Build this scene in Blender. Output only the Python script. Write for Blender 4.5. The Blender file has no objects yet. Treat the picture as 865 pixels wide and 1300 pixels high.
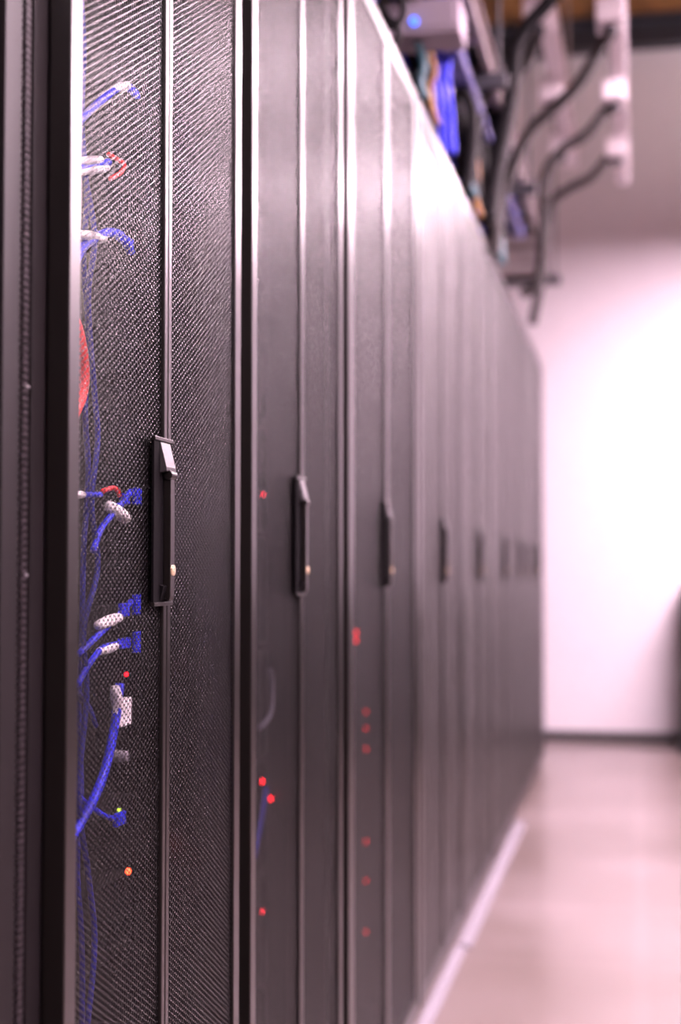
import bpy, bmesh, math, random
import numpy as np
from mathutils import Vector, Matrix
random.seed(7)
C = bpy.context.scene
COL = C.collection
R = math.radians

# ------------------------------------------------------------------ camera, world, exposure
W, H, F = 865.0, 1300.0, 1802.0
VX, VY = 810.0, 724.0                       # where the cabinet row converges
PITCH = math.atan((VY - H / 2) / F)
YAW = math.atan((VX - W / 2) / F * math.cos(PITCH))
CAMZ = 0.989
cam = bpy.data.cameras.new('camera'); camo = bpy.data.objects.new('camera', cam); COL.objects.link(camo)
cam.sensor_fit = 'HORIZONTAL'; cam.sensor_width = 24.0; cam.lens = 24.0 * F / W
cam.clip_start = 0.05; cam.clip_end = 60
fwd = Vector((-math.sin(YAW) * math.cos(PITCH), math.cos(YAW) * math.cos(PITCH), math.sin(PITCH)))
camo.location = (0, 0, CAMZ)
camo.rotation_euler = fwd.to_track_quat('-Z', 'Y').to_euler()
cam.dof.use_dof = True; cam.dof.focus_distance = 1.47; cam.dof.aperture_fstop = 2.8
C.camera = camo
world = bpy.data.worlds.new('world'); C.world = world; world.use_nodes = True
world.node_tree.nodes['Background'].inputs[0].default_value = (1, .86, .92, 1)
world.node_tree.nodes['Background'].inputs[1].default_value = 0.15
C.view_settings.view_transform = 'Standard'; C.view_settings.look = 'None'
C.view_settings.exposure = 0.0; C.view_settings.gamma = 1.0; C.view_settings.use_curve_mapping = False
LIGHT_POWER = 180.0                          # emission of the ceiling light diffusers
C.cycles.max_bounces = 8; C.cycles.diffuse_bounces = 4; C.cycles.glossy_bounces = 4
C.cycles.sample_clamp_indirect = 6.0

_r = fwd.cross(Vector((0, 0, 1))).normalized(); _u = _r.cross(fwd)
def ray(px, py): return (fwd * F + _r * (px - W / 2) - _u * (py - H / 2))
def at_x(px, py, X): d = ray(px, py); return Vector((0, 0, CAMZ)) + d * (X / d.x)
def at_y(px, py, Y): d = ray(px, py); return Vector((0, 0, CAMZ)) + d * (Y / d.y)

# ------------------------------------------------------------------ materials
def mat(name, col, rough=.5, metal=0., spec=.5, emit=None, es=0., coat=0.):
    m = bpy.data.materials.new(name); m.use_nodes = True
    b = m.node_tree.nodes['Principled BSDF']
    b.inputs['Base Color'].default_value = (*col, 1); b.inputs['Roughness'].default_value = rough
    b.inputs['Metallic'].default_value = metal; b.inputs['Specular IOR Level'].default_value = spec
    b.inputs['Coat Weight'].default_value = coat
    if emit: b.inputs['Emission Color'].default_value = (*emit, 1); b.inputs['Emission Strength'].default_value = es
    return m
def noise(m, scale, lo, hi, key='Base Color', stretch=(1, 1, 1), detail=4, bump=0.):
    nt = m.node_tree; b = nt.nodes['Principled BSDF']
    tc = nt.nodes.new('ShaderNodeTexCoord'); mp = nt.nodes.new('ShaderNodeMapping'); mp.inputs['Scale'].default_value = stretch
    n = nt.nodes.new('ShaderNodeTexNoise'); n.inputs['Scale'].default_value = scale; n.inputs['Detail'].default_value = detail
    nt.links.new(tc.outputs['Object'], mp.inputs[0]); nt.links.new(mp.outputs[0], n.inputs['Vector'])
    if key:
        r = nt.nodes.new('ShaderNodeValToRGB'); r.color_ramp.elements[0].position = .35; r.color_ramp.elements[1].position = .65
        f = (lambda v: (*v, 1)) if isinstance(lo, tuple) else (lambda v: (v, v, v, 1))
        r.color_ramp.elements[0].color = f(lo); r.color_ramp.elements[1].color = f(hi)
        nt.links.new(n.outputs['Fac'], r.inputs[0]); nt.links.new(r.outputs[0], b.inputs[key])
    if bump:
        bp = nt.nodes.new('ShaderNodeBump'); bp.inputs['Strength'].default_value = bump; bp.inputs['Distance'].default_value = .001
        nt.links.new(n.outputs['Fac'], bp.inputs['Height']); nt.links.new(bp.outputs[0], b.inputs['Normal'])
    return m

M_coat = mat('black_powder_coat', (.004, .003, .0025), .31, spec=.6)
M_sheet = mat('black_perforated_sheet', (.003, .0025, .003), .27, spec=.22)
M_body = mat('black_cabinet_steel', (.004, .0035, .004), .3, spec=.5)
M_inner = mat('dark_cabinet_interior', (.003, .003, .003), .8, spec=.08)
M_handle = mat('black_handle_plastic', (.02, .018, .02), .42, spec=.7)
M_recess = mat('matte_black_recess', (.003, .0025, .003), .85, spec=.04)
M_post = mat('satin_black_post', (.008, .0065, .007), .5, spec=.12)
M_sheet_far = mat('black_sheet_brightened', (.008, .006, .006), .33, spec=.55)  # shinier copy of the sheet so the far doors catch more light
M_brass = mat('pale_brass', (.8, .62, .42), .3, metal=.6)
M_gasket = mat('glossy_black_gasket', (.02, .016, .018), .3, spec=.8)
M_wall = noise(mat('white_wall_paint', (.8, .74, .76), .75, spec=.2), 30, (.50, .465, .495), (.52, .485, .515))
M_charcoal = mat('charcoal_satin', (.02, .018, .018), .5)
M_bin = mat('dusty_pink_grey_plastic', (.6, .5, .49), .6)
M_bus = mat('busway_enamel', (.85, .78, .82), .5)
M_dull = mat('dull_white_enamel', (.27, .23, .27), .75, spec=.15)
M_strip = mat('pale_strip_enamel', (.17, .155, .18), .5)
M_white = mat('white_enamel', (.8, .76, .79), .4)
M_galv = noise(mat('galvanised_steel', (.62, .55, .56), .45, metal=.5), 40, (.24, .20, .20), (.34, .29, .29))
M_base = mat('black_rubber_base', (.012, .012, .014), .5)
M_beam = mat('dark_steel_beam', (.015, .015, .022), .6)
M_blue = mat('blue_cable_jacket', (.012, .016, .60), .5, spec=.3)
M_lilac = mat('lilac_blue_jacket', (.08, .075, .24), .5)
M_dblue = mat('deep_blue_cable_jacket', (.008, .01, .17), .6, spec=.2)
M_red = mat('red_cable_jacket', (.75, .02, .02), .45)
M_yel = mat('yellow_fibre_jacket', (.22, .09, .01), .5)
M_teal = mat('teal_cable_jacket', (.012, .07, .09), .5)
M_blk = mat('black_cable_jacket', (.004, .0035, .0045), .65, spec=.12)
M_conduit = mat('black_conduit_plastic', (.012, .009, .009), .55, spec=.2)
M_boot = mat('white_cable_boot', (.85, .8, .82), .5)
M_dev = mat('dark_device_shell', (.003, .003, .0035), .8, spec=.08)
M_face = mat('charcoal_device_face', (.003, .003, .0035), .8, spec=.08)
M_grey = mat('grey_device_trim', (.25, .23, .27), .5)
M_dgrey = mat('dark_grey_jacket', (.07, .065, .09), .6)
M_port = mat('port_socket', (.002, .002, .002), .8, spec=.05)
M_silver = mat('silver_metal', (.6, .57, .6), .3, metal=.8)
M_redled = mat('red_led', (.5, .01, .01), .4, emit=(1, .01, .02), es=9)
M_dimled = mat('dim_red_led', (.5, .01, .01), .4, emit=(1, .01, .03), es=4)
M_orled = mat('orange_red_led', (.6, .05, .02), .4, emit=(1, .06, .02), es=12)
M_grled = mat('yellow_green_led', (.3, .5, .02), .4, emit=(.6, .9, .05), es=2.5)
M_blled = mat('blue_led', (.05, .1, .8), .4, emit=(.05, .16, 1), es=3)
M_light = mat('lamp_diffuser', (.9, .85, .9), .5, emit=(1, .735, .85), es=LIGHT_POWER)

M_fill_glow = mat('added_fill_glow', (.9, .85, .9), .5, emit=(1, .80, .82), es=70)  # added glow that lifts the ceiling and the top of the far wall
# polished concrete floor with square joints and waxy patches
M_floor = mat('polished_floor', (.6, .5, .5), .3, spec=.9, coat=.3)
nt = M_floor.node_tree; b = nt.nodes['Principled BSDF']
tc = nt.nodes.new('ShaderNodeTexCoord')
n1 = nt.nodes.new('ShaderNodeTexNoise'); n1.inputs['Scale'].default_value = 1.6; n1.inputs['Detail'].default_value = 5
nt.links.new(tc.outputs['Object'], n1.inputs['Vector'])
r1 = nt.nodes.new('ShaderNodeValToRGB'); r1.color_ramp.elements[0].position = .35; r1.color_ramp.elements[1].position = .68
r1.color_ramp.elements[0].color = (.115, .086, .075, 1); r1.color_ramp.elements[1].color = (.165, .13, .125, 1)
nt.links.new(n1.outputs['Fac'], r1.inputs[0])
br = nt.nodes.new('ShaderNodeTexBrick'); br.offset = 0; br.inputs['Scale'].default_value = 1
br.inputs['Brick Width'].default_value = .61; br.inputs['Row Height'].default_value = .61
br.inputs['Mortar Size'].default_value = .028; br.inputs['Mortar Smooth'].default_value = .6
br.inputs['Color1'].default_value = (.93, .93, .93, 1); br.inputs['Color2'].default_value = (1, 1, 1, 1); br.inputs['Mortar'].default_value = (1.12, 1.13, 1.17, 1)
nt.links.new(tc.outputs['Object'], br.inputs['Vector'])
mx = nt.nodes.new('ShaderNodeMix'); mx.data_type = 'RGBA'; mx.blend_type = 'MULTIPLY'; mx.inputs[0].default_value = 1
nt.links.new(r1.outputs[0], mx.inputs[6]); nt.links.new(br.outputs['Color'], mx.inputs[7]); nt.links.new(mx.outputs[2], b.inputs['Base Color'])
r2 = nt.nodes.new('ShaderNodeMapRange'); r2.inputs[3].default_value = .22; r2.inputs[4].default_value = .42
nt.links.new(n1.outputs['Fac'], r2.inputs[0]); nt.links.new(r2.outputs[0], b.inputs['Roughness'])

# brown timber deck ceiling
M_deck = mat('brown_timber_deck', (.2, .1, .04), .6)
noise(M_deck, 6, (.13, .06, .02), (.30, .15, .05), stretch=(1, .05, 1))

# ------------------------------------------------------------------ mesh helpers
def box(bm, x0, x1, y0, y1, z0, z1):
    v = [bm.verts.new(p) for p in ((x0,y0,z0),(x1,y0,z0),(x1,y1,z0),(x0,y1,z0),(x0,y0,z1),(x1,y0,z1),(x1,y1,z1),(x0,y1,z1))]
    for f in ((3,2,1,0),(4,5,6,7),(0,1,5,4),(1,2,6,5),(2,3,7,6),(3,0,4,7)): bm.faces.new([v[i] for i in f])
def prism(bm, prof, a0, a1, axis='y'):
    """profile of (x, z) points extruded along y"""
    P = lambda p, a: (p[0], a, p[1])
    A = [bm.verts.new(P(p, a0)) for p in prof]; B = [bm.verts.new(P(p, a1)) for p in prof]
    n = len(prof)
    bm.faces.new(A); bm.faces.new(B[::-1])
    for i in range(n): bm.faces.new([A[i], B[i], B[(i+1) % n], A[(i+1) % n]][::-1])
def cyl(bm, c, r, h, axis='x', seg=20, r2=None):
    rot = {'x': Matrix.Rotation(R(90), 4, 'Y'), 'y': Matrix.Rotation(R(90), 4, 'X'), 'z': Matrix.Identity(4)}[axis]
    bmesh.ops.create_cone(bm, cap_ends=True, segments=seg, radius1=r, radius2=r if r2 is None else r2, depth=h, matrix=Matrix.Translation(c) @ rot)
def smooth_path(pts, sub=8):
    pts = [Vector(p) for p in pts]
    if len(pts) < 3: return [pts[0].lerp(pts[-1], i / 4) for i in range(5)]
    P = [pts[0] * 2 - pts[1]] + pts + [pts[-1] * 2 - pts[-2]]
    out = []
    for i in range(1, len(P) - 2):
        for k in range(sub):
            t = k / sub
            a, b_, c, d = P[i-1], P[i], P[i+1], P[i+2]
            out.append(.5 * ((2*b_) + (c - a)*t + (2*a - 5*b_ + 4*c - d)*t*t + (3*b_ - a - 3*c + d)*t**3))
    out.append(pts[-1]); return out
def tube(bm, pts, r, seg=10, sub=8, ribs=0.):
    path = smooth_path(pts, sub)
    if ribs:                                     # corrugated conduit
        L = []
        for i in range(len(path) - 1):
            n = max(2, int((path[i+1] - path[i]).length / (r * .35)))
            L += [path[i].lerp(path[i+1], k / n) for k in range(n)]
        path = L + [path[-1]]
    up = Vector((0, 0, 1)); rings = []; n0 = None
    for i, p in enumerate(path):
        t = (path[min(i+1, len(path)-1)] - path[max(i-1, 0)])
        t = t.normalized() if t.length > 1e-9 else Vector((0, 0, 1))
        if n0 is None: n0 = t.orthogonal().normalized()
        n0 = (n0 - t * n0.dot(t)); n0 = n0.normalized() if n0.length > 1e-6 else t.orthogonal().normalized()
        bn = t.cross(n0); rr = r * (1 - ribs * (i % 2))
        rings.append([bm.verts.new(p + (n0 * math.cos(2*math.pi*k/seg) + bn * math.sin(2*math.pi*k/seg)) * rr) for k in range(seg)])
    for a, b_ in zip(rings, rings[1:]):
        for k in range(seg): bm.faces.new([a[k], a[(k+1) % seg], b_[(k+1) % seg], b_[k]])
    bm.faces.new(rings[0][::-1]); bm.faces.new(rings[-1])
def smooth(me):
    me.polygons.foreach_set('use_smooth', [True] * len(me.polygons))
def obj(name, bm, m, parent=None, bevel=0., sm=False, loc=None):
    bmesh.ops.recalc_face_normals(bm, faces=bm.faces)
    if bevel: bmesh.ops.bevel(bm, geom=[e for e in bm.edges if e.calc_face_angle(0) > .5], offset=bevel, segments=2, affect='EDGES', profile=.6, clamp_overlap=True)
    me = bpy.data.meshes.new(name); bm.to_mesh(me); bm.free(); me.materials.append(m)
    if sm: smooth(me)
    o = bpy.data.objects.new(name, me); COL.objects.link(o)
    if parent:
        o.parent = parent
    if loc: o.location = loc
    return o
def new(): return bmesh.new()
def boxes(*bs):
    bm = new()
    for q in bs: box(bm, *q)
    return bm
def thing(name, label, cat, loc=(0, 0, 0), group=None):
    o = bpy.data.objects.new(name, None); COL.objects.link(o); o.location = loc; o.empty_display_size = .05
    o['label'] = label; o['category'] = cat
    if group: o['group'] = group
    return o
def struct(name, bm, m, **k):
    o = obj(name, bm, m, **k); o['kind'] = 'structure'; return o

# ------------------------------------------------------------------ room shell
YE, ZC = 8.42, 4.55
XL, XR, YN = -3.6, 2.0, -6.0
struct('floor', boxes((XL, XR, YN, YE, -.1, 0)), M_floor)
struct('ceiling', boxes((XL, XR, YN, YE, ZC, ZC + .1)), M_deck)
struct('wall_far', boxes((XL, XR, YE, YE + .1, 0, 4.04)), M_wall)
struct('wall_right', boxes((XR, XR + .1, YN, YE, 0, ZC)), M_wall)
struct('wall_left', boxes((XL - .1, XL, YN, YE, 0, ZC)), M_wall)
struct('wall_near', boxes((XL, XR, YN - .1, YN, 0, ZC)), M_charcoal)
struct('added_dark_panel', boxes((XR - .06, XR, YN, YE, .0, 2.0)), M_charcoal)  # unseen dark panel added to darken the lower reflections in the cabinet row
struct('baseboard_far', boxes((XL, XR, YE - .015, YE, 0, .055)), M_base)
t = thing('low_cupboard', 'dark low cupboard at the far wall, cut off by the right edge', 'cupboard', (1.04, 8.14, 0))
obj('cupboard_body', boxes((-.79, .79, -.24, .24, .06, .86)), M_charcoal, t, bevel=.006)
obj('top_board', boxes((-.80, .80, -.25, .25, .86, .89)), M_charcoal, t, bevel=.006)
obj('foot', boxes((-.82, .82, -.26, .24, 0, .06)), M_base, t, bevel=.004)
for k in range(4):
    d = obj('door', boxes((-.78 + k * .392, -.396 + k * .392, -.258, -.241, .075, .85)), M_charcoal, t, bevel=.003)
    obj('handle', boxes((-.44 + k * .392, -.43 + k * .392, -.275, -.258, .55, .70)), M_galv, d, bevel=.002)
bm = new(); box(bm, XL, XR, YE - .12, YE + .1, 4.04, 4.06); box(bm, XL, XR, YE - .02, YE + .0, 4.06, 4.20); box(bm, XL, XR, YE - .12, YE + .1, 4.20, 4.22); 
struct('trim_1', bm, M_beam)
struct('trim_3', boxes((XL, XR, YE - .01, YE + .1, 4.22, ZC)), M_deck)

# ------------------------------------------------------------------ ceiling lights over the aisle
def make_light(loc, label):
    t = thing('ceiling_light', label, 'ceiling light', loc, 'ceiling lights hanging across the aisle')
    L = .72
    def along_x(bm): bmesh.ops.rotate(bm, verts=bm.verts, cent=(0, 0, 0), matrix=Matrix.Rotation(R(90), 3, 'Z')); return bm
    bm = new()
    prism(bm, [(-.17, 0), (-.17, .05), (-.10, .085), (.10, .085), (.17, .05), (.17, 0), (.16, 0), (.16, .03), (-.16, .03), (-.16, 0)], -L, L)
    obj('housing', along_x(bm), M_white, t)
    obj('diffuser', along_x(boxes((-.155, .155, -L + .01, L - .01, .002, .024))), M_light, t)
    obj('uplight_fill', along_x(boxes((-.06, .06, -L + .05, L - .05, .0855, .0875))), M_fill_glow, t)  # unseen source, added to send warm fill upward
    for s in (-1, 1):
        bm = new(); cyl(bm, Vector((s * .5, 0, (ZC - loc[2] + .085) / 2)), .004, ZC - loc[2] - .085, 'z', 8); obj('hanger_rod', bm, M_galv, t)
    return t
for i, (y, w) in enumerate(((-.9, 'behind the viewpoint'), (1.3, 'beside the nearest cabinets'), (3.3, 'halfway along the aisle'), (5.2, 'beside the farther cabinets'), (7.05, 'closest to the far wall'))):
    make_light((1.12, y, 2.95), 'white linear ceiling light hanging across the aisle, ' + w)

# ------------------------------------------------------------------ cabinets
XD = -.4745                                    # front plane of the doors
ZB, ZT = .03, 2.055
def hexmesh(w, h, p=.0063, ratio=.79, th=.0003, m=None):
    """perforated sheet in the y-z plane, centred at y 0 from z 0 to h, hexagonal holes"""
    dc = p * .8660254; nc = int(w / dc); nr = int(h / p)
    cs = []
    I, J = np.meshgrid(np.arange(nc), np.arange(nr), indexing='ij'); I = I.ravel(); J = J.ravel()
    cy = (I - (nc - 1) / 2) * dc; cz = (J + .5 + .5 * (I % 2)) * p
    ang = np.arange(6) * math.pi / 3
    Ro = p / math.sqrt(3)
    oy = cy[:, None] + Ro * np.cos(ang); oz = cz[:, None] + Ro * np.sin(ang)
    iy = cy[:, None] + Ro * ratio * np.cos(ang); iz = cz[:, None] + Ro * ratio * np.sin(ang)
    key = np.round(np.stack([oy.ravel(), oz.ravel()], 1) / (Ro * .1)).astype(np.int64)
    kk = key[:, 0] * 1000003 + key[:, 1]
    _, first, inv = np.unique(kk, return_index=True, return_inverse=True); inv = inv.ravel()
    OV = np.stack([np.zeros(len(first)), oy.ravel()[first], oz.ravel()[first]], 1)
    IV = np.stack([np.zeros(iy.size), iy.ravel(), iz.ravel()], 1); BV = IV + np.array([-th, 0, 0])
    no, ni = len(OV), len(IV)
    V = np.concatenate([OV, IV, BV]).astype(np.float32)
    oi = inv.reshape(-1, 6); ii = (np.arange(ni) + no).reshape(-1, 6); bi = ii + ni
    nx = lambda a: np.roll(a, -1, 1)
    q1 = np.stack([oi, nx(oi), nx(ii), ii], 2).reshape(-1, 4)
    q2 = np.stack([ii, nx(ii), nx(bi), bi], 2).reshape(-1, 4)
    Q = np.concatenate([q1, q2]).astype(np.int32)
    me = bpy.data.meshes.new('perforated_panel')
    me.vertices.add(len(V)); me.vertices.foreach_set('co', V.ravel())
    me.loops.add(Q.size); me.loops.foreach_set('vertex_index', Q.ravel())
    me.polygons.add(len(Q)); me.polygons.foreach_set('loop_start', np.arange(0, Q.size, 4, dtype=np.int32))
    me.update(calc_edges=True); me.materials.append(m or M_sheet)
    return me
PANEL = {}
def panel(w, ratio):
    k = (round(w, 3), ratio)
    if k not in PANEL: PANEL[k] = hexmesh(k[0], ZT - ZB - .05, ratio=ratio, m=M_sheet_far if ratio < .65 else M_sheet)
    return PANEL[k]
DT = .02                                       # door thickness
def make_handle(door, y0):
    """swing handle straddling the meeting edge, base plate from y0"""
    zt, zb = 1.1235, .953; x = XD; w = .056
    bm = new()
    box(bm, x, x + .003, y0, y0 + w, zb + .004, zt - .004)
    obj('handle_base', bm, M_recess, door, bevel=.0007); bm = new()
    prism(bm, [(x + .002, zt - .005), (x + .0035, zt - .005), (x + .0098, zt - .030), (x + .0098, zt - .034), (x + .002, zt - .036)], y0 + .018, y0 + .048)
    obj('handle_wedge', bm, M_handle, door, bevel=.0007); bm = new()
    prism(bm, [(x + .002, zb + .022), (x + .0075, zb + .020), (x + .0035, zb + .005), (x + .002, zb + .005)], y0 + .018, y0 + .048)
    obj('handle_lower_wedge', bm, M_recess, door, bevel=.0007)
    for z in (zt - .004, zb): obj('handle_end_lip', boxes((x, x + .0042, y0 - .0008, y0 + w + .0008, z, z + .004)), M_coat, door, bevel=.0006)
    bm = new()
    prism(bm, [(x + .0032, zb + .008), (x + .0095, zb + .005), (x + .0108, zb + .010), (x + .0108, zt - .038), (x + .0032, zt - .038)], y0 + .0285, y0 + .0415)
    obj('handle_lever', bm, M_coat, door, bevel=.0009)
    bm = new(); cyl(bm, Vector((x + .0082, y0 + .0345, zt - .0375)), .0050, .017, 'y', 20)
    obj('pivot', bm, M_coat, door, bevel=.001, sm=False)
    bm = new(); cyl(bm, Vector((x + .0112, y0 + .035, zb + .036)), .0056, .0028, 'x', 24); cyl(bm, Vector((x + .0128, y0 + .035, zb + .036)), .0036, .001, 'x', 20)
    k = obj('key_cylinder', bm, M_brass, door, bevel=.0004)
    k['label'] = 'pale brass key cylinder'
def make_cabinet(y0, y1, yc, b0, b1, label, zt=ZT, wide=False):
    """door faces from y0 to y1 meeting at yc; body from b0 to b1"""
    t = thing('server_cabinet', label, 'server cabinet', (-.98, (b0 + b1) / 2, 0), 'perforated server cabinets in a row')
    O = -Vector(t.location)
    def P(name, bm, m, parent=t, **k):
        o = obj(name, bm, m, parent, **k)
        o.data.transform(Matrix.Translation(O)); return o
    xb = XD - DT - .002
    g = .002
    P('side_panel', boxes((-1.48, xb - .03, b0, b0 + .003, .04, zt - .01)), M_body)
    P('side_panel', boxes((-1.48, xb - .03, b1 - .003, b1, .04, zt - .01)), M_body)
    P('top_panel', boxes((-1.48, xb, b0, b1, zt - .012, zt)), M_body)
    P('back_panel', boxes((-1.485, -1.48, b0, b1, .04, zt - .012)), M_inner)
    P('frame_post', boxes((xb - .03, xb, b0, b0 + .042, .04, zt - .012)), M_post, bevel=.001)
    P('frame_post', boxes((xb - .03, xb, b1 - .038, b1, .04, zt - .012)), M_coat, bevel=.001)
    P('bottom_plinth', boxes((-1.48, xb - .003, b0, b1, 0.0, .04)), M_inner)
    for s in (0, 1):
        e0, e1 = (y0, yc - .0008) if s == 0 else (yc + .0008, y1)
        so, si = (.025, .0105) if b0 < 2.2 else (.046, .020) if b0 < 5.5 else (.032, .014)
        l, r = (so, si) if s == 0 else (si, so)
        x0, x1 = XD - DT, XD
        bm = new()
        a = [(x0, x1, e0, e0 + l, ZB, zt), (x0, x1, e1 - r, e1, ZB, zt), (x0, x1, e0 + l - .0005, e1 - r + .0005, zt - .036, zt - .0006), (x0, x1, e0 + l - .0005, e1 - r + .0005, ZB + .0006, ZB + .036)]
        for q in a: box(bm, *q)
        d = obj('door', bm, M_coat, t, bevel=.0016)
        d.data.transform(Matrix.Translation(O))
        pw = (e1 - e0) - l - r + .012
        pn = bpy.data.objects.new('perforated_panel', panel(pw, .785 if b0 < 2 else .70 if b0 < 3 else .60)); COL.objects.link(pn); pn.parent = d  # smaller holes on the farther doors brighten them
        pn.location = Vector((XD - .0035, (e0 + l + e1 - r) / 2, ZB + .028)) + O
        if s == 0:
            before = set(d.children)
            make_handle(d, yc - .050)
            for ch in d.children:
                if ch is not pn: ch.data.transform(Matrix.Translation(O))
    return t

cabs = []
specs = [  # door y0, y1, seam, body b0, b1
    (1.134, 1.671, 1.395, 1.107, 1.693, 'black perforated double-door server cabinet nearest the camera, blue cables showing behind its sharp mesh'),
    (1.722, 2.284, 1.998, 1.700, 2.293, 'second black perforated cabinet from the camera, two red lights glowing low behind its mesh'),
    (2.336, 3.100, 2.712, 2.300, 3.110, 'third black perforated cabinet in the row, wider, with dim red lights behind its left door'),
    (3.124, 3.920, 3.535, 3.117, 3.930, 'fourth black cabinet in the row, blurred, its handle fourth along'),
    (3.944, 4.740, 4.357, 3.937, 4.750, 'fifth black cabinet in the row, blurred, between the fourth and sixth handles'),
    (4.764, 5.560, 5.180, 4.757, 5.570, 'sixth black cabinet in the row, last of the wide ones, far along the aisle'),
    (5.584, 6.162, 5.886, 5.577, 6.170, 'seventh black cabinet in the row, third from the far end'),
    (6.184, 6.762, 6.486, 6.177, 6.770, 'eighth black cabinet in the row, next to the last one'),
    (6.784, 7.362, 7.086, 6.777, 7.370, 'last black cabinet at the far end of the row, nearest the far wall')]
for sp in specs: cabs.append(make_cabinet(*sp))

# the doorless cabinet at the left edge
def make_open_cabinet():
    b0, b1 = .49, 1.083
    t = thing('server_cabinet', 'black open cabinet post at the left edge of the picture, without a door', 'server cabinet', (-.98, (b0 + b1) / 2, 0))
    O = -Vector(t.location); xb = XD - DT - .002
    def P(name, bm, m, **k):
        o = obj(name, bm, m, t, **k); o.data.transform(Matrix.Translation(O)); return o
    P('side_panel', boxes((-1.48, xb - .03, b0, b0 + .003, .04, ZT - .01)), M_body)
    P('side_panel', boxes((-1.48, xb - .03, b1 - .003, b1, .04, ZT - .01)), M_body)
    P('top_panel', boxes((-1.48, xb, b0, b1, ZT - .012, ZT)), M_body)
    P('back_panel', boxes((-1.485, -1.48, b0, b1, .04, ZT - .012)), M_inner)
    P('frame_post', boxes((xb - .03, xb, b0, b0 + .032, .04, ZT - .012)), M_coat, bevel=.001)
    P('frame_post', boxes((xb - .03, xb, b1 - .032, b1, .04, ZT - .012)), M_post, bevel=.001)
    P('bottom_plinth', boxes((-1.48, xb - .003, b0, b1, 0.0, .04)), M_inner)
make_open_cabinet()
# ribbed strip closing the gap between the first two cabinets
t = thing('gap_filler_strip', 'narrow ribbed filler strip in the gap beside the nearest cabinet', 'filler strip', (-.50, 1.1, 0))
bm = new()
for k in range(330):
    z = .05 + k * .006
    box(bm, -.003, .0015, -.0055, .0050, z, z + .0046)
box(bm, -.012, -.003, -.0065, .006, .0, 2.045)
obj('ribbed_bead', bm, M_gasket, t)
for z in (1.142, .985):
    bm = new(); cyl(bm, Vector((.0022, .003, z)), .0014, .0015, 'x', 12); obj('screw', bm, M_silver, t)

# white floor strips along the foot of the cabinets
def strip(y0, y1, x0, x1, label):
    bm = new(); prism(bm, [(x0, 0), (x1, 0), (x1, .004), (x1 - .006, .012), (x0, .014)], y0, y1)
    o = obj('floor_strip', bm, M_strip, None, bevel=.001); o['label'] = label; o['category'] = 'floor trim'; o['group'] = 'white strips along the foot of the cabinets'
strip(1.70, 3.72, XD + .001, XD + .030, 'white floor strip along the foot of the cabinets, the nearer length')
strip(3.74, 5.60, XD + .003, XD + .040, 'white floor strip along the foot of the cabinets, the farther wider length')

# ------------------------------------------------------------------ equipment inside the first three cabinets
XF = -.595
def device(kind, y0, y1, z, u, label, m=M_face, leds=(), ports=0):
    h = u * .0445 - .002
    t = thing(kind, label, kind.replace('_', ' '), (XF, (y0 + y1) / 2, z), None)
    w = (y1 - y0) / 2
    obj('chassis', boxes((-.55, -.003, -w + .012, w - .012, 0, h)), M_dev, t)
    obj('faceplate', boxes((-.003, .002, -w, w, 0, h)), m, t, bevel=.0008)
    for s in (-1, 1):
        obj('rack_ear', boxes((-.0015, .006, s * w - .012 if s > 0 else -w, w if s > 0 else -w + .012, .004, h - .004)), M_dev, t, bevel=.0008)
    n = ports
    for k in range(n):
        yy = -w + .03 + (k + .5) * (2 * w - .06) / n
        obj('port', boxes((.002, .0035, yy - .006, yy + .006, h * .3, h * .3 + .012)), M_port, t)
    for (ly, lz, lr, lm) in leds:
        bm = new(); cyl(bm, Vector((.003, ly - (y0 + y1) / 2, lz - z)), lr, .004, 'x', 16); obj('led', bm, lm, t)
    return t
def led_at(px, py, r, m):
    p = at_x(px, py, XF + .003); return (p.y, p.z, r, m)
def mounted(kind, y0, y1, Z, lab, ledlist, ports=0, m=M_face):
    """fill a cabinet: list of (z, u, label suffix)"""
    for (z, u, suf) in Z:
        ls = [l for l in ledlist if z < l[1] < z + u * .0445]
        device(kind, y0, y1, z, u, lab + ', ' + suf, m, ls, ports)

L1 = [led_at(156, 1080, .0052, M_orled), led_at(163, 1106, .0035, M_orled), led_at(151, 1029, .0026, M_grled), led_at(172, 860, .0030, M_redled), led_at(160, 856, .0022, M_redled)]
zs = [.14, .275, .41, .545, .68, .815, .95, 1.085, 1.22, 1.355, 1.49, 1.625, 1.76, 1.895]
names = ['lowest', 'second from the bottom', 'third from the bottom', 'with an orange light beside it', 'fifth from the bottom', 'just under the big white plugs', 'behind the pale cable boots', 'at handle height', 'just above the handle', 'beside the red cable bend', 'above the red cable bend', 'below the upper white boots', 'near the upper white boots', 'topmost']
mounted('network_switch', 1.155, 1.632, [(z, 2 if i % 2 else 1, 'in the nearest cabinet, ' + names[i]) for i, z in enumerate(zs)], 'dark network switch behind mesh', L1, ports=12)
L2 = [led_at(333, 992, .0040, M_redled), led_at(344, 1014, .0040, M_redled), led_at(333, 1157, .0035, M_dimled), led_at(334, 628, .003, M_dimled)]
zs2 = [.15, .33, .51, .69, .87, 1.05, 1.23, 1.41, 1.59, 1.77]
for i, z in enumerate(zs2):
    ls = [(l[0], min(max(l[1], z + .006), z + .166), l[2], l[3]) for l in L2 if z - .003 <= l[1] < z + .177]
    device('rack_server', 1.752, 2.232, z, 3.9, 'dark rack server behind the second mesh door, %s' % ['lowest', 'second up', 'with two red lights', 'fourth up', 'fifth up', 'sixth up', 'seventh up', 'eighth up', 'ninth up', 'topmost'][i], M_face, ls, 4)
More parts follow.
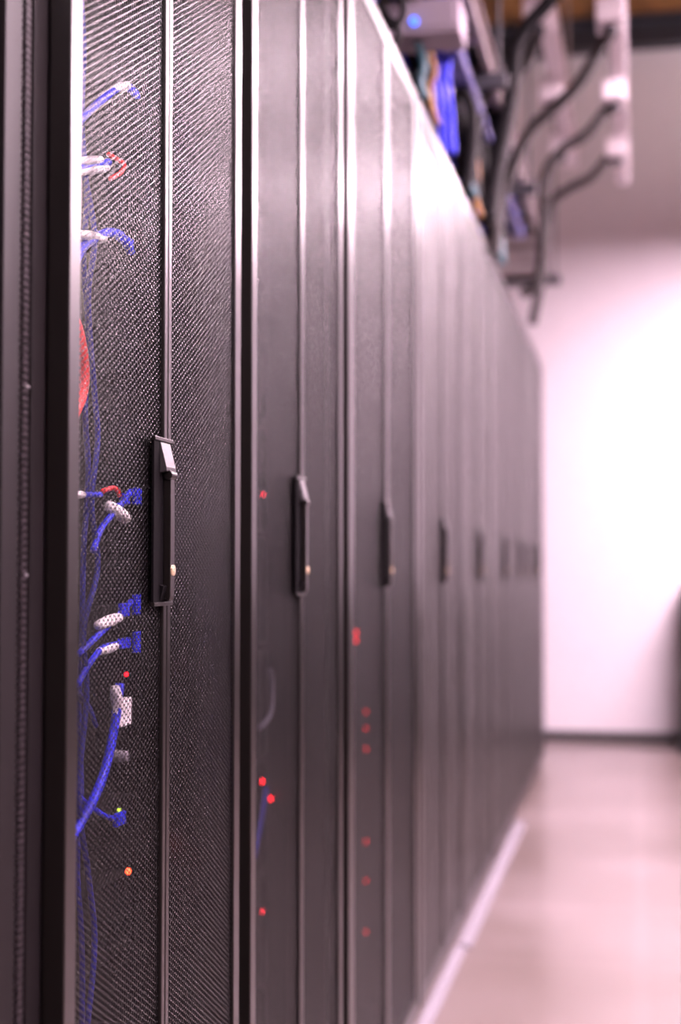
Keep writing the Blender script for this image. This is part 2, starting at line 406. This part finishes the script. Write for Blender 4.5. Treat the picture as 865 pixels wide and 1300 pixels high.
reds = [(452, 798, 1), (452, 813, 1), (467, 515, 0), (467, 585, 0), (467, 633, 0), (467, 660, 0), (467, 688, 0), (467, 712, 0), (465, 903, 0), (465, 925, 0), (465, 951, 0), (466, 977, 0), (466, 1042, 1), (465, 1068, 0), (466, 1090, 1), (465, 1118, 0), (465, 1183, 0), (466, 1204, 0), (465, 1232, 0), (466, 380, 0)]
L3 = [led_at(x, y, .0045 if s else .0040, M_redled if s and y < 900 else M_dimled) for x, y, s in reds]
for i, z in enumerate(zs2):
    ls = [(l[0], min(max(l[1], z + .006), z + .166), l[2], l[3]) for l in L3 if z - .003 <= l[1] < z + .177]
    device('disk_shelf', 2.45, 2.96, z, 3.9, 'dark disk shelf with dim red lights in the third cabinet, %s' % ['lowest', 'second up', 'third up', 'fourth up', 'fifth up', 'sixth up', 'seventh up', 'eighth up', 'ninth up', 'topmost'][i], M_face, ls, 0)

# patch cables seen through the first door, at positions read off the mesh
XC = -.565
def cab_pts(pts, X=XC):
    out = []
    for i, p in enumerate(pts):
        out.append(at_x(p[0], p[1], p[2] if len(p) > 2 else X))
    return out
def cable(name, pts, r, m, label, cat, group=None, parent=None, X=XC, boots=(), plugs=(), seg=10, ribs=0.):
    P = cab_pts(pts, X) if not isinstance(pts[0], Vector) else pts
    if boots or plugs:
        t = thing(name, label, cat, P[0], group); par = t; off = -P[0]
    bm = new(); tube(bm, P, r, seg, ribs=ribs)
    if not (boots or plugs):
        o = obj(name, bm, m, parent, sm=True)
        if parent is None:
            o['label'] = label; o['category'] = cat
            if group: o['group'] = group
        return o
    o = obj('cable_jacket', bm, m, t, sm=True); o.data.transform(Matrix.Translation(off))
    for q in boots:
        a, b_ = cab_pts(q[:2], X); rr = q[2]
        bm = new(); tube(bm, [a, a.lerp(b_, .35), a.lerp(b_, .8), b_], rr, 12, sub=5)
        # taper the strain relief
        d = (b_ - a); L2_ = d.length_squared
        for v in bm.verts:
            s = max(0, min(1, (v.co - a).dot(d) / L2_)); c = a + d * s
            v.co = c + (v.co - c) * .92 * (.62 + .38 * math.sin(math.pi * min(1, s * .75 + .1)))
        o = obj('boot', bm, M_boot, t, sm=True); o.data.transform(Matrix.Translation(off)); o['label'] = 'white cable boot'
    for q in plugs:
        a, b_ = cab_pts(q[:2], X); c = (a + b_) / 2; hy = abs(a.y - b_.y) / 2; hz = abs(a.z - b_.z) / 2; mm = q[2] if len(q) > 2 else M_blue
        o = obj('plug', boxes((c.x - .003, c.x + .003, c.y - hy, c.y + hy, c.z - hz, c.z + hz)), mm, t, bevel=.001); o.data.transform(Matrix.Translation(off))
    return t
G1 = 'blue patch cables in the nearest cabinet'
cable('patch_cable', [(80, 175), (104, 150), (128, 128), (150, 112), (162, 110)], .0042, M_blue, 'blue patch cable slanting up to a white boot, highest in the nearest cabinet', 'cable', G1, boots=[((144, 114), (162, 108), .0055)], plugs=[((163, 106), (175, 126))])
cable('patch_cable', [(80, 214), (104, 213), (118, 210), (138, 206)], .004, M_blue, 'blue cable with two long white boots near the top, beside a red bend', 'cable', G1, boots=[((96, 205), (128, 203), .0055), ((96, 218), (136, 213), .0055)], plugs=[((124, 200), (134, 208))])
cable('patch_cable', [(138, 196), (150, 203), (158, 210), (152, 220), (140, 227)], .0026, M_red, 'thin red cable bent like an arrowhead near the top', 'cable')
cable('patch_cable', [(90, 345), (104, 316), (118, 304), (134, 296), (150, 297), (160, 308), (166, 320)], .0050, M_blue, 'thick blue cable curling down from a white boot above the red bend', 'cable', G1, boots=[((98, 297), (132, 303), .0062)], plugs=[((150, 294), (167, 316))])
cable('power_cable', [(90, 395), (100, 425), (106, 465), (104, 500), (92, 530)], .0062, M_red, 'thick red cable bulging past the left edge of the nearest mesh door', 'cable')
cable('patch_cable', [(90, 629), (104, 628), (128, 628)], .0030, M_blue, 'short level blue cable left of the handle', 'cable', G1, boots=[((94, 628), (106, 628), .0045)])
cable('patch_cable', [(130, 624), (140, 620), (148, 621), (152, 629)], .0028, M_red, 'small red cable arc left of the handle', 'cable')
cable('patch_cable', [(118, 700), (128, 672), (145, 650), (158, 634), (166, 624)], .0036, M_blue, 'blue patch cable with a broad white boot left of the handle', 'cable', G1, boots=[((138, 642), (160, 658), .0085)], plugs=[((171, 619), (177, 641)), ((155, 626), (162, 640))])
cable('patch_cable', [(100, 830), (125, 806), (145, 787), (158, 774), (166, 764)], .0036, M_blue, 'blue patch cable with a white boot just below the level of the key', 'cable', G1, boots=[((124, 794), (151, 784), .0072)], plugs=[((171, 755), (176, 780)), ((153, 766), (162, 782))])
cable('patch_cable', [(98, 870), (112, 845), (130, 823), (148, 818), (163, 813)], .0034, M_blue, 'blue patch cable whose white boot is the lower of two close together', 'cable', G1, boots=[((126, 827), (147, 820), .0060)], plugs=[((171, 802), (176, 828)), ((152, 811), (163, 822))])
cable('patch_cable', [(80, 1080), (99, 1050), (120, 1012), (134, 975), (143, 935), (148, 905), (152, 868)], .0052, M_blue, 'longest thick blue cable sweeping down left from big white plugs', 'cable', G1, boots=[((146, 872), (150, 902), .0075)], plugs=[((146, 889), (164, 919), M_boot)])
cable('patch_cable', [(90, 1000), (103, 1014), (118, 1026), (136, 1037), (156, 1041)], .0030, M_blue, 'thin blue cable crossing behind the thick sweeping one', 'cable', G1, X=-.575, plugs=[((146, 1034), (157, 1045))])
cable('patch_cable', [(86, 862), (103, 884), (114, 900), (122, 922)], .0028, M_dblue, 'thin dark blue cable at the left edge below the white boots', 'cable', G1, X=-.575)
bundle = [([(102, -20), (106, 60), (104, 160), (110, 250), (106, 330), (112, 420), (108, 520), (112, 600), (106, 700), (104, 800), (100, 900), (103, 1000), (98, 1100), (104, 1200), (104, 1330)], 'leftmost long dark blue cable hanging the height of the nearest cabinet'),
          ([(90, -20), (98, 120), (106, 210), (120, 300), (112, 380), (120, 500), (124, 560), (116, 640), (124, 720), (106, 800), (110, 880), (100, 1010), (112, 1110), (120, 1200), (108, 1330)], 'right-hand long dark blue cable hanging the height of the nearest cabinet')]
for i, (p, l) in enumerate(bundle):
    cable('hanging_cable', p, .0032, M_dblue, l, 'cable', 'long blue cables hanging in the nearest cabinet', X=-.580 + .014 * i)
# round knob and pale bits on the switch faces
p = at_x(154, 960, XF + .012); bm = new()
bmesh.ops.create_cone(bm, cap_ends=True, segments=20, radius1=.0075, radius2=.006, depth=.016, matrix=Matrix.Translation(p) @ Matrix.Rotation(R(90), 4, 'Y'))
o = obj('round_knob', bm, M_grey, None, bevel=.001); o['label'] = 'small grey round knob below the white plugs'; o['category'] = 'knob'
# cables inside the second cabinet
cable('patch_cable', [(322, 1090), (330, 1050), (335, 1020), (338, 1000)], .004, M_dblue, 'dark blue cable below two red lights in the second cabinet', 'cable', X=-.57)
cable('patch_cable', [(330, 925), (344, 905), (346, 870), (343, 850)], .004, M_dgrey, 'grey lavender cable loop above the red lights in the second cabinet', 'cable', X=-.57)

# ------------------------------------------------------------------ overhead cable tray
def tray():
    t = thing('cable_tray', 'pale metal ladder cable tray hung above the cabinet tops', 'cable tray', (-.6, 1.0, 2.46))
    O = -Vector(t.location)
    def P(name, bm, m=M_galv, **k):
        o = obj(name, bm, m, t, **k); o.data.transform(Matrix.Translation(O)); return o
    for x in (-.425, -.78):
        s = 1 if x > -.6 else -1
        bm = new(); prism(bm, [(x, 2.44), (x + s*.022, 2.44), (x + s*.022, 2.444), (x + s*.004, 2.444), (x + s*.004, 2.526), (x + s*.022, 2.526), (x + s*.022, 2.53), (x, 2.53)], .9, 7.05)
        P('side_rail', bm)
    for k in range(24):
        y = 1.0 + k * .26
        P('rung', boxes((-.78, -.425, y - .012, y + .012, 2.446, 2.468)), bevel=.001)
    for y in (2.2, 4.1, 5.3, 7.0):
        bm = new(); box(bm, -.84, -.36, y - .02, y + .02, 2.395, 2.436); P('cross_strut', bm, M_beam)
        for x in (-.82, -.385):
            bm = new(); cyl(bm, Vector((x, y, (ZC + 2.395) / 2)), .005, ZC - 2.395, 'z', 8); P('hanger_rod', bm, M_beam)
    return t
tray()
kinds = [(M_blk, 'black'), (M_blue, 'blue'), (M_blk, 'black'), (M_teal, 'teal'), (M_blk, 'black'), (M_yel, 'yellow'), (M_blk, 'black'), (M_blue, 'blue'), (M_blk, 'black'), (M_blk, 'black'), (M_teal, 'teal')]
for i, (m, cn) in enumerate(kinds):
    x = -.455 - i * .029; z0 = 2.484
    pts = [Vector((x + random.uniform(-.002, .002), .95 + k * .6, z0 + random.uniform(0, .004) )) for k in range(10)]
    r = .011 if m is M_blk else .008
    bm = new(); tube(bm, [p + Vector((0, 0, r - .012)) for p in pts], r, 8, sub=6)
    o = obj('tray_cable', bm, m, None, sm=True)
    o['label'] = '%s cable lying lengthwise in the overhead tray, %s from the aisle side' % (cn, ['first','second','third','fourth','fifth','sixth','seventh','eighth','ninth','tenth','eleventh'][i]); o['category'] = 'cable'; o['group'] = 'cables lying in the overhead tray'
# upper layer of cables, giving the tray its dark ragged silhouette
for i in range(9):
    x = -.460 - i * .034; m, cn = [(M_blk, 'black'), (M_dblue, 'dark blue'), (M_blk, 'black'), (M_blk, 'black')][i % 4]
    pts = [Vector((x + random.uniform(-.004, .004), .95 + k * .5, 2.514 + random.uniform(0, .02))) for k in range(12)]
    bm = new(); tube(bm, pts, .011, 8, sub=6); o = obj('tray_cable', bm, m, None, sm=True)
    o['label'] = '%s cable piled on top in the overhead tray, %s from the aisle side' % (cn, ['first','second','third','fourth','fifth','sixth','seventh','eighth','ninth'][i]); o['category'] = 'cable'; o['group'] = 'cables piled on top in the tray'

# drops from the tray to the cabinet tops
def drop(pxs, Y, r, m, label, ribs=0., group=None, name='drop_cable'):
    if m is M_blk and Y > 3.6: r *= 1.5
    P = [at_y(p[0], p[1], Y + (p[2] if len(p) > 2 else 0)) for p in pxs]
    bm = new(); tube(bm, P, r, 10, ribs=ribs, sub=8); o = obj(name, bm, m, None, sm=True); o['label'] = label; o['category'] = 'cable'
    if group: o['group'] = group
    return o
GD = 'blue cables dropping from the tray to the cabinets'
for i, dx in enumerate((-3, 5, 13)):
    drop([(562 + dx, 20), (560 + dx, 60), (556 + dx, 100), (560 + dx, 135), (562 + dx, 165), (564 + dx, 195)], 3.75, .0072, M_blue, 'bright blue cable dropping behind the cabinet top edge, %s of three' % ['left', 'middle', 'right'][i], group=GD)
drop([(500, -12), (512, 6), (508, 26), (494, 34), (486, 18)], 2.9, .008, M_blk, 'black cable curl above the third cabinet', group=None)
drop([(482, 2), (492, 22), (502, 30), (506, 44), (500, 58)], 2.9, .008, M_blk, 'black cable coming down left of the white box')
drop([(546, 30), (544, 60), (552, 90), (546, 112), (550, 140), (556, 158)], 3.5, .008, M_yel, 'yellow cable hanging right of the white box')
drop([(530, 52), (538, 80), (534, 104), (540, 125)], 3.35, .010, M_teal, 'teal cable hanging under the white box')
drop([(592, -20), (582, 30), (575, 70), (573, 100), (590, 118), (600, 150), (596, 210), (590, 240)], 4.0, .012, M_blk, 'black cable running down beside the blue drops')
drop([(600, 120), (592, 150), (602, 190), (604, 225), (608, 262)], 4.4, .016, M_blk, 'thick black cable falling to the fifth cabinet top')
drop([(618, 110), (610, 160), (612, 210), (614, 250), (617, 285)], 4.5, .014, M_blk, 'black cable next to a teal one above the fifth cabinet')
drop([(590, 150), (598, 182), (592, 215), (604, 250)], 4.2, .012, M_teal, 'teal cable falling beside thick black ones')
drop([(628, 170), (618, 215), (622, 250), (625, 300)], 4.75, .016, M_blk, 'black cable above the gap before the sixth cabinet')
drop([(632, 220), (628, 262), (634, 300), (638, 335)], 5.0, .014, M_teal, 'teal cable nearest the hanging strut, above the sixth cabinet')
drop([(600, 180), (606, 220), (604, 252), (610, 275)], 4.35, .010, M_yel, 'yellow cable between black cables above the fifth cabinet')
for i, (x, z) in enumerate(((-.462, 2.379), (-.492, 2.379))):
    pts = [Vector((x + .004 * math.sin(k * 1.3 + i), .95 + k * .55, z)) for k in range(10)]
    bm = new(); tube(bm, pts, .013, 10, sub=6); o = obj('tray_cable', bm, M_lilac, None, sm=True)
    o['label'] = 'lilac blue cable strapped under the tray struts, %s' % ['nearer the aisle', 'farther from the aisle']  [i]; o['category'] = 'cable'
drop([(572, 120), (584, 160), (590, 190), (588, 225)], 4.05, .016, M_blk, 'black cable slumped behind the cabinet top edge next to the blue drops')
drop([(612, 40), (600, 90), (606, 150), (598, 200), (602, 250)], 4.25, .015, M_blk, 'black cable falling straight from the tray between lilac cables and the cabinets')
drop([(640, 60), (624, 110), (630, 170), (616, 230), (618, 285)], 4.55, .015, M_blk, 'black cable drooping from the tray rail toward the fifth cabinet')
# white junction piece among the blue drops
p = at_y(560, 122, 3.9); t = thing('junction_box', 'small white junction box among blue cables behind the cabinet top edge', 'junction box', p)
obj('box_body', boxes((-.03, .03, -.03, .03, -.028, .028)), M_white, t, bevel=.004)
obj('box_lid', boxes((-.026, .026, -.034, -.03, -.024, .024)), M_white, t, bevel=.001)
obj('mounting_stem', boxes((-.006, .006, .0, .012, .028, 2.44 - p.z)), M_galv, t)

# white monitor box with a blue light
a = at_y(491, 46, 3.3); b_ = at_y(584, -5, 3.3)
t = thing('monitoring_box', 'white wall-mount style box with a round blue light, under the tray above the third cabinet', 'monitoring box', ((a.x + b_.x) / 2, 3.3, a.z))
w = (b_.x - a.x) / 2; h = b_.z - a.z
obj('housing', boxes((-w, w, 0, .13, 0, h)), M_dull, t, bevel=.004)
obj('front_cover', boxes((-w + .012, w - .012, -.005, 0, .012, h - .012)), M_dull, t, bevel=.002)
p = at_y(526, 27, 3.29); bm = new(); cyl(bm, Vector((p.x, p.y, p.z)) - Vector(t.location) + Vector((0, -.0, 0)), 0.0095, .012, 'y', 20); obj('status_light', bm, M_blled, t)['label'] = 'glowing blue status light'
obj('mounting_bracket', boxes((-.02, .02, .05, .08, h, 2.438 - a.z)), M_galv, t)

# ------------------------------------------------------------------ busways with tap boxes and conduit whips
def busway(x, y1, label, taps, g):
    t = thing('power_busway', label, 'busway', (x, 1.0, 2.88), 'white overhead power busways')
    O = -Vector(t.location)
    def P(name, bm, m=M_bus, **k):
        o = obj(name, bm, m, t, **k); o.data.transform(Matrix.Translation(O)); return o
    P('busway_rail', boxes((x - .028, x + .028, 1.0, y1, 2.88, 2.975), (x - .034, x + .034, 1.0, y1, 2.955, 2.965)), bevel=.003)
    P('end_cap', boxes((x - .032, x + .032, y1, y1 + .02, 2.876, 2.979)), bevel=.003)
    for y in (2.0, 4.3, 6.5):
        bm = new(); cyl(bm, Vector((x, y, (ZC + 2.975) / 2)), .006, ZC - 2.975, 'z', 8); P('hanger_rod', bm, M_galv)
    for i, y in enumerate(taps):
        b = thing('tap_off_box', 'white power tap box under the %s busway, %s' % (g, ['nearest to the camera', 'middle one', 'farthest'][i]), 'tap box', (x - .02, y, 2.80), 'tap boxes under the busways')
        obj('box_body', boxes((-.045, .045, -.07, .07, 0, .078)), M_bus, b, bevel=.006)
        obj('box_lid', boxes((-.040, .040, -.074, -.07, .006, .072)), M_bus, b, bevel=.001)
        bm = new(); cyl(bm, Vector((0, 0, -.012)), .022, .024, 'z', 16); obj('gland', bm, M_beam, b)
busway(-.055, 7.0, 'white power busway over the aisle, the right-hand one of two', (4.75, 5.55, 6.3), 'right-hand')
busway(-.292, 6.65, 'white power busway over the aisle, the left-hand one of two', (4.7, 5.5, 6.2), 'left-hand')
GW = 'black conduit whips from the busways'
def whip(Y, pxs, x0, label, r=.0215):
    P = [Vector((x0 - .02, Y, 2.776))] + [at_y(q[0], q[1], Y) for q in pxs]
    bm = new(); tube(bm, P, r, 12, ribs=.12); o = obj('conduit_whip', bm, M_conduit, None); o['label'] = label; o['category'] = 'conduit'; o['group'] = GW
whip(4.75, [(760, 66), (735, 105), (702, 138), (672, 168), (648, 220), (634, 270), (629, 322)], -.055, 'black conduit arcing left from the nearest box on the right-hand busway')
whip(5.55, [(768, 142), (745, 170), (712, 192), (692, 225), (690, 280), (688, 332), (680, 362), (662, 374)], -.055, 'black conduit from the middle right-hand box, hooking down past the tray end')
whip(6.3, [(776, 196), (752, 224), (722, 240), (702, 258), (692, 300), (688, 350), (676, 412)], -.055, 'black conduit from the farthest right-hand box, faint against the wall')
whip(4.7, [(670, 75), (656, 95), (648, 140), (640, 190), (630, 240), (627, 320)], -.292, 'black conduit from the nearest box on the left-hand busway')
drop([(716, -20), (690, 10), (664, 40), (652, 70), (650, 110), (640, 160), (628, 220), (620, 280)], 4.42, .017, M_blk, 'thick black cable looping down from the ceiling to the fifth cabinet', name='conduit_whip')
